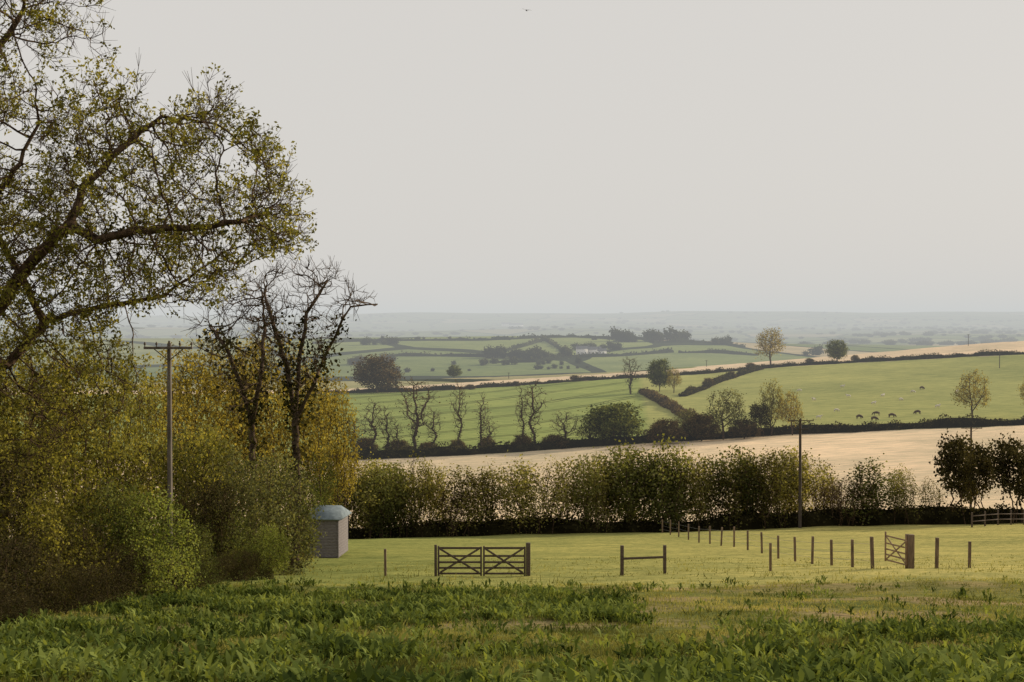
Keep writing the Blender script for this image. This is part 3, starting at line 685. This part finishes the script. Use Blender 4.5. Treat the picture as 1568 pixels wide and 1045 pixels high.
# utility poles
def pole(px_,d,toprow,arm,rb=0.14,double=False,mat=None):
    mat=mat or M_pole2
    e=empty('utility_pole'); x,y,z=ground(px_,d); zt_=(HZ-toprow)/F*d
    V_,Q_=tubes(np.array([(x,y,z-.3)]),np.array([(x,y,zt_)]),np.array([rb]),np.array([rb*0.72]),14)
    o_=mesh_obj('shaft',V_,Q_,[mat],smooth=True); o_.parent=e
    B=Boxes()
    for j in range(2 if double else 1):
        zz=zt_-0.14-j*0.75; yy=y-rb-0.05; L_=arm*(1 if j==0 else .6)
        B.beam((x-L_/2,yy,zz),(x+L_/2,yy,zz),0.08,0.08)
        B.beam((x-L_*.3,yy+.05,zz-.03),(x,yy+.08,zz-0.4),0.03,0.03);B.beam((x+L_*.3,yy+.05,zz-.03),(x,yy+.08,zz-0.4),0.03,0.03)
        for q_ in (-.48,-.24,.24,.48):
            B.beam((x+q_*L_,yy,zz+.035),(x+q_*L_,yy,zz+.19),0.03,0.03); B.beam((x+q_*L_,yy,zz+.09),(x+q_*L_,yy,zz+.16),0.06,0.06)
    B.beam((x,y,zt_-.05),(x,y,zt_+.08),0.06,0.06)
    B.obj('crossarm',mat,0.006,e)
    return e
pole(259,44,526,1.5,0.09,False,M_pole)
pole(1226,126,642,2.3,0.15,True)
pole(1488,150,654,2.2,0.13)
for p,d,t in ((1531,520,538),(779,640,571),(1082,680,552),(1483,690,512)): pole(p,d,t,1.6,0.15)

# ------------------------------------------------------------------ animals
def skin_animal(name,verts,edges,rads,mat):
    me=bpy.data.meshes.new(name); me.from_pydata(verts,edges,[]); ob=bpy.data.objects.new(name,me); S.collection.objects.link(ob)
    mo=ob.modifiers.new('skin','SKIN'); 
    for i,r_ in enumerate(rads): me.skin_vertices[0].data[i].radius=(r_,r_) if not isinstance(r_,tuple) else r_
    me.skin_vertices[0].data[0].use_root=True
    s=ob.modifiers.new('sub','SUBSURF'); s.levels=1; s.render_levels=1
    bpy.context.view_layer.update()
    dg=bpy.context.evaluated_depsgraph_get(); m2=bpy.data.meshes.new_from_object(ob.evaluated_get(dg))
    bpy.data.objects.remove(ob); m2.materials.clear(); m2.materials.append(mat); return m2
def quad(name,L_,hb,rb,lg,headdown,mat,legr):
    z=hb
    v=[(-L_*.45,0,z),(-L_*.15,0,z-.02),(L_*.15,0,z-.03),(L_*.42,0,z)]
    e=[(0,1),(1,2),(2,3)]; r_=[rb*.85,rb,rb*1.02,rb*.85]
    if headdown: nk=[(L_*.62,0,z-.12*hb),(L_*.78,0,z*.42),(L_*.86,0,z*.18)]
    else: nk=[(L_*.58,0,z+.18*hb),(L_*.70,0,z+.42*hb),(L_*.90,0,z+.34*hb)]
    for k,(q,rr_) in enumerate(zip(nk,(rb*.5,rb*.42,rb*.25))):
        v.append(q); e.append((3 if k==0 else len(v)-2,len(v)-1)); r_.append(rr_)
    hd=len(v)-2
    for s in (-1,1):
        v.append((v[hd][0]-.02,s*rb*.75,v[hd][2]+rb*.35)); e.append((hd,len(v)-1)); r_.append(rb*.12)
    for s in (-1,1):
        for root,xx,kn in ((3,L_*.40,0.02),(0,-L_*.42,-0.06)):
            a=len(v); y_=s*rb*.6
            v+= [(xx,y_,z-rb*.5),(xx+(-kn*L_ if root==0 else kn*L_),y_,z*.40),(xx+(kn*L_ if root==0 else 0),y_,z*.30),(xx+(0 if root else -.02),y_,0.02)]
            e+=[(root,a),(a,a+1),(a+1,a+2),(a+2,a+3)]; r_+=[rb*.42,legr*1.3,legr,legr]
    v.append((-L_*.55,0,z-.05)); v.append((-L_*.58,0,z*.55)); e+=[(0,len(v)-2),(len(v)-2,len(v)-1)]; r_+=[rb*.15,rb*.1]
    return skin_animal(name,v,e,r_,mat)
M_wool=solidmat('wool',(0.50,0.45,0.37),(0.68,0.62,0.53),12,0.95)
M_cow=solidmat('cattle_hide',(0.04,0.025,0.016),(0.12,0.07,0.042),2,0.8)
sheep=[quad('sheep_mesh',1.1,0.62,0.27,.5,hd,M_wool,0.05) for hd in (True,False)]
cow=[quad('cow_mesh',1.7,1.05,0.42,.9,hd,M_cow,0.08) for hd in (True,True)]
for p,row in [(1212,627),(1247,612),(1281,629),(1300,607),(1338,618),(1380,612),(1398,600),(1436,623),(1290,592),(1466,600),(1254,640),(1352,606),(1225,598)]:
    d=proj(p,row+2,290,640); inst('sheep',sheep[R.integers(2)],ground(p,d),(1.05,)*3,R.choice([0.2,3.3])+R.normal(0,.5))
for p,row,rt_ in [(1316,642,0.4),(1343,637,2.8),(1366,640,0.1),(1406,635,3.4),(1412,597,0.5),(1339,645,0.3)]:
    d=proj(p,row,290,640); inst('cow',cow[R.integers(2)],ground(p,d),(0.8,)*3,rt_)
# bird
M_bird=solidmat('feathers',(0.02,0.018,0.016),(0.05,0.045,0.04),5,0.8)
bx,by,bz=W(806,18,70)
bv=[(0,.14,0),(.028,.02,.0),(0,-.14,-.01),(-.028,.02,0),(.12,.05,.035),(.22,-.04,.03),(.11,-.01,.03),(-.12,.05,.035),(-.22,-.04,.03),(-.11,-.01,.03),(0,.03,.03),(0,.03,-.03),(.03,-.2,-.01),(-.03,-.2,-.01)]
bf=[(0,1,10),(0,10,3),(1,2,10),(3,10,2),(0,11,1),(0,3,11),(1,11,2),(3,2,11),(1,0,4,6),(6,4,5),(3,9,7,0),(9,8,7),(2,12,13)]
me=bpy.data.meshes.new('bird'); me.from_pydata([Vector(q)*1.25 for q in bv],[],bf); me.materials.append(M_bird)
bo=inst('flying_bird',me,(bx,by,bz),rz_=0.5); bo.rotation_euler=(0.35,0.1,0.3)
# far farm buildings
M_wall=solidmat('render_wall',(0.65,0.63,0.6),(0.8,0.78,0.74),1,0.9); M_slate=solidmat('slate',(0.10,0.10,0.11),(0.17,0.17,0.18),1,0.7)
M_win=solidmat('window_glass',(0.03,0.03,0.035),(0.05,0.05,0.06),1,0.3)
def house(px_,row,L_,Wd,hh,d0=1100,d1=1750):
    e=empty('farmhouse'); d=proj(px_,row,d0,d1); x,y,z=ground(px_,d)
    B=Boxes(); B.beam((x-L_/2,y,z+hh/2-1),(x+L_/2,y,z+hh/2-1),hh+2,Wd); B.obj('walls',M_wall,0,e)
    a=L_/2+.3; b=Wd/2+.4; rh=Wd*.4; z1=z+hh+0.003
    Vr=[(x-a,y-b,z1),(x+a,y-b,z1),(x+a,y+b,z1),(x-a,y+b,z1),(x-a,y,z1+rh),(x+a,y,z1+rh)]
    m2=bpy.data.meshes.new('roof'); m2.from_pydata(Vr,[],[(0,1,5,4),(2,3,4,5),(1,2,5),(3,0,4),(3,2,1,0)]); m2.materials.append(M_slate); inst('roof',m2,(0,0,0),parent=e)
    B=Boxes()
    for k in range(int(L_/3.5)):
        xx=x-L_/2+2+k*3.5; B.beam((xx-.5,y-Wd/2-.03,z+2.2),(xx+.5,y-Wd/2-.03,z+2.2),1.2,0.05)
    B.obj('windows',M_win,0,e)
    B=Boxes(); B.beam((x-L_*.4,y,z1+rh-.5),(x-L_*.4,y,z1+rh+1.4),1,1); B.obj('chimney',M_slate,0,e)
house(891,544,11,7,6.0); house(910,544,13,7,5.4); house(922,546,8,6,5.2)
house(775,500,40,20,9,3000,7500); house(790,501,60,20,8,3000,7500)

# ------------------------------------------------------------------ grass and weeds
rng=np.random.default_rng(77)
def wide(n,d0,d1,power=1.0):
    d=rng.uniform(d0**power,d1**power,n)**(1/power); x=rng.uniform(-0.40,0.42,n)*d+rng.normal(0,0.3,n); return x,d
A=Acc()
for n,d0,d1,h,w in ((140000,11,26,0.07,0.008),(80000,24,48,0.06,0.013),(14000,46,70,0.05,0.02),(34000,11,21,0.12,0.008),(9000,24,60,0.15,0.016)):
    x,y=wide(n,d0,d1,1.6)
    cl=vn(x,y,0.9)*0.5+vn(x,y,0.28)*0.5; keep=cl>0.38+0.12*(y>40)+(0.16 if h>.1 else 0); x,y,cl=x[keep],y[keep],cl[keep]; n=len(x)
    hh=h*rng.uniform(0.4,1.2,n)*(0.5+1.3*cl)
    a=rng.uniform(0,6.28,n); lx,ly=rng.normal(0,.4,n)*hh,rng.normal(0,.4,n)*hh
    wx,wy=np.cos(a)*w,np.sin(a)*w; z=hgt(x,y)-0.01
    V=np.stack([np.stack([x-wx,y-wy,z],1),np.stack([x+wx,y+wy,z],1),np.stack([x+lx+wx*.3,y+ly+wy*.3,z+hh],1),np.stack([x+lx-wx*.3,y+ly-wy*.3,z+hh*.97],1)],1).reshape(-1,3)
    vv=np.clip(0.35*rng.random(n)+0.35*vn(x,y,4)+0.45*vn(x,y,0.7)-0.20*(y<32)+0.1*(x/y*2+0.3)-(0.1 if h>.1 else 0),0,1)
    A.add(V,np.arange(n*4).reshape(-1,4),0,np.repeat(vv,4))
A.mesh('grass',[L_grass],link=True)
x,y=wide(100000,12,47,1.5); p=x/y*F+784
big=vn(x,y,1.8)*0.45+vn(x,y,0.7)*0.55
den=np.full(len(x),0.10)
den=np.where((y<19.5+vn(x,y,1.5)*2),0.55,den); e1=vn(x,y,2)*80
den=np.where((y>27)&(y<41)&(p<980-(y-28)*8+e1)&(p>150),0.95,den)
den=np.where((y>=20)&(y<28)&(p<430+e1),0.5,den)
den=np.where((y>20)&(y<26)&(p>1130+e1),0.40,den)
den=np.where((y>28)&(p>1000),0.03,den)
den=den*np.clip((big-0.43)*8,0.03,1.3)
keep=rng.random(len(x))<den*0.38
x,y,big=x[keep],y[keep],big[keep]; nP=len(x); print('weeds',nP)
nl=10; X_=np.repeat(x,nl);Y_=np.repeat(y,nl); n=len(X_)
pv=np.repeat(rng.uniform(0,0.6,nP),nl)+rng.uniform(0,0.45,n)
sz=np.repeat(rng.uniform(0.07,0.19,nP)*(0.5+0.9*big),nl)*rng.uniform(0.6,1.3,n)
a=rng.uniform(0,6.28,n); el=rng.uniform(0.6,1.5,n)
dh=np.stack([np.cos(a),np.sin(a),np.zeros(n)],1); sd=np.stack([-np.sin(a),np.cos(a),np.zeros(n)],1)
p0=np.stack([X_,Y_,hgt(X_,Y_)],1)+dh*0.02+np.stack([rng.normal(0,.06,n),rng.normal(0,.06,n),rng.uniform(0,1,n)*np.repeat(rng.uniform(0.02,0.22,nP),nl)],1)
c_,s_=np.cos(el)[:,None],np.sin(el)[:,None]; up_=np.array([[0,0,1.0]])
S_=sz[:,None]
p1=p0+(dh*c_+up_*s_)*S_*0.6; el2=el-0.7; p2=p1+(dh*np.cos(el2)[:,None]+up_*np.sin(el2)[:,None])*S_*0.5
w_=0.15*S_
V=np.stack([p0-sd*w_*.35,p0+sd*w_*.35,p1+sd*w_,p1-sd*w_, p2+sd*w_*.15,p2-sd*w_*.15],1).reshape(-1,3)
b_=np.arange(n)[:,None]*6
Qw=np.concatenate([b_+np.array([[0,1,2,3]]),b_+np.array([[3,2,4,5]])])
mesh_obj('weed_plants',V,Qw,[L_weed],v=np.repeat(pv,6))

# ------------------------------------------------------------------ haze
V=[(x_,y_,z_) for z_ in (-250,60) for x_,y_ in ((-40000,150),(40000,150),(40000,44000),(-40000,44000))]
Qh=[[0,3,2,1],[4,5,6,7],[0,1,5,4],[1,2,6,5],[2,3,7,6],[3,0,4,7]]
hm,nt,o=newmat('haze_volume')
ab=N(nt,'ShaderNodeVolumeAbsorption'); ab.inputs['Color'].default_value=(0,0,0,1); sg=0.00024; ab.inputs['Density'].default_value=sg
em=N(nt,'ShaderNodeEmission'); em.inputs['Color'].default_value=(0.60,0.615,0.605,1); em.inputs['Strength'].default_value=sg
ad=N(nt,'ShaderNodeAddShader'); nt.links.new(ab.outputs[0],ad.inputs[0]); nt.links.new(em.outputs[0],ad.inputs[1]); nt.links.new(ad.outputs[0],o.inputs['Volume'])
mesh_obj('valley_haze',V,Qh,[hm])

# ------------------------------------------------------------------ light, sky, camera
az,elv=rad(60),rad(20)
sv=Vector((math.sin(az)*math.cos(elv),math.cos(az)*math.cos(elv),math.sin(elv)))
L=bpy.data.lights.new('sun','SUN'); L.energy=5.0; L.angle=rad(1.5); L.color=(1.0,0.86,0.66)
lo=bpy.data.objects.new('sun',L); S.collection.objects.link(lo); lo.rotation_euler=sv.to_track_quat('Z','Y').to_euler()
w=bpy.data.worlds.new('World'); S.world=w; w.use_nodes=True; nt=w.node_tree; nt.nodes.clear()
sk=N(nt,'ShaderNodeTexSky',sky_type='NISHITA'); sk.sun_disc=False; sk.sun_elevation=elv; sk.sun_rotation=az; sk.dust_density=4; sk.air_density=1.0
bg=N(nt,'ShaderNodeBackground'); bg.inputs[1].default_value=0.1
cc=mixc(nt,0.94,sk.outputs[0],(7.05,6.78,6.42))
ow=N(nt,'ShaderNodeOutputWorld'); nt.links.new(cc,bg.inputs[0]); nt.links.new(bg.outputs[0],ow.inputs[0])
cam=bpy.data.cameras.new('camera'); cam.lens=50; cam.sensor_width=36; cam.clip_end=100000; cam.clip_start=0.1
co=bpy.data.objects.new('camera',cam); S.collection.objects.link(co); co.location=(0,0,0)
co.rotation_euler=(rad(90)-math.atan((522.5-HZ)/F),0,0); S.camera=co
S.view_settings.view_transform='Standard'; S.view_settings.look='None'; S.view_settings.exposure=0
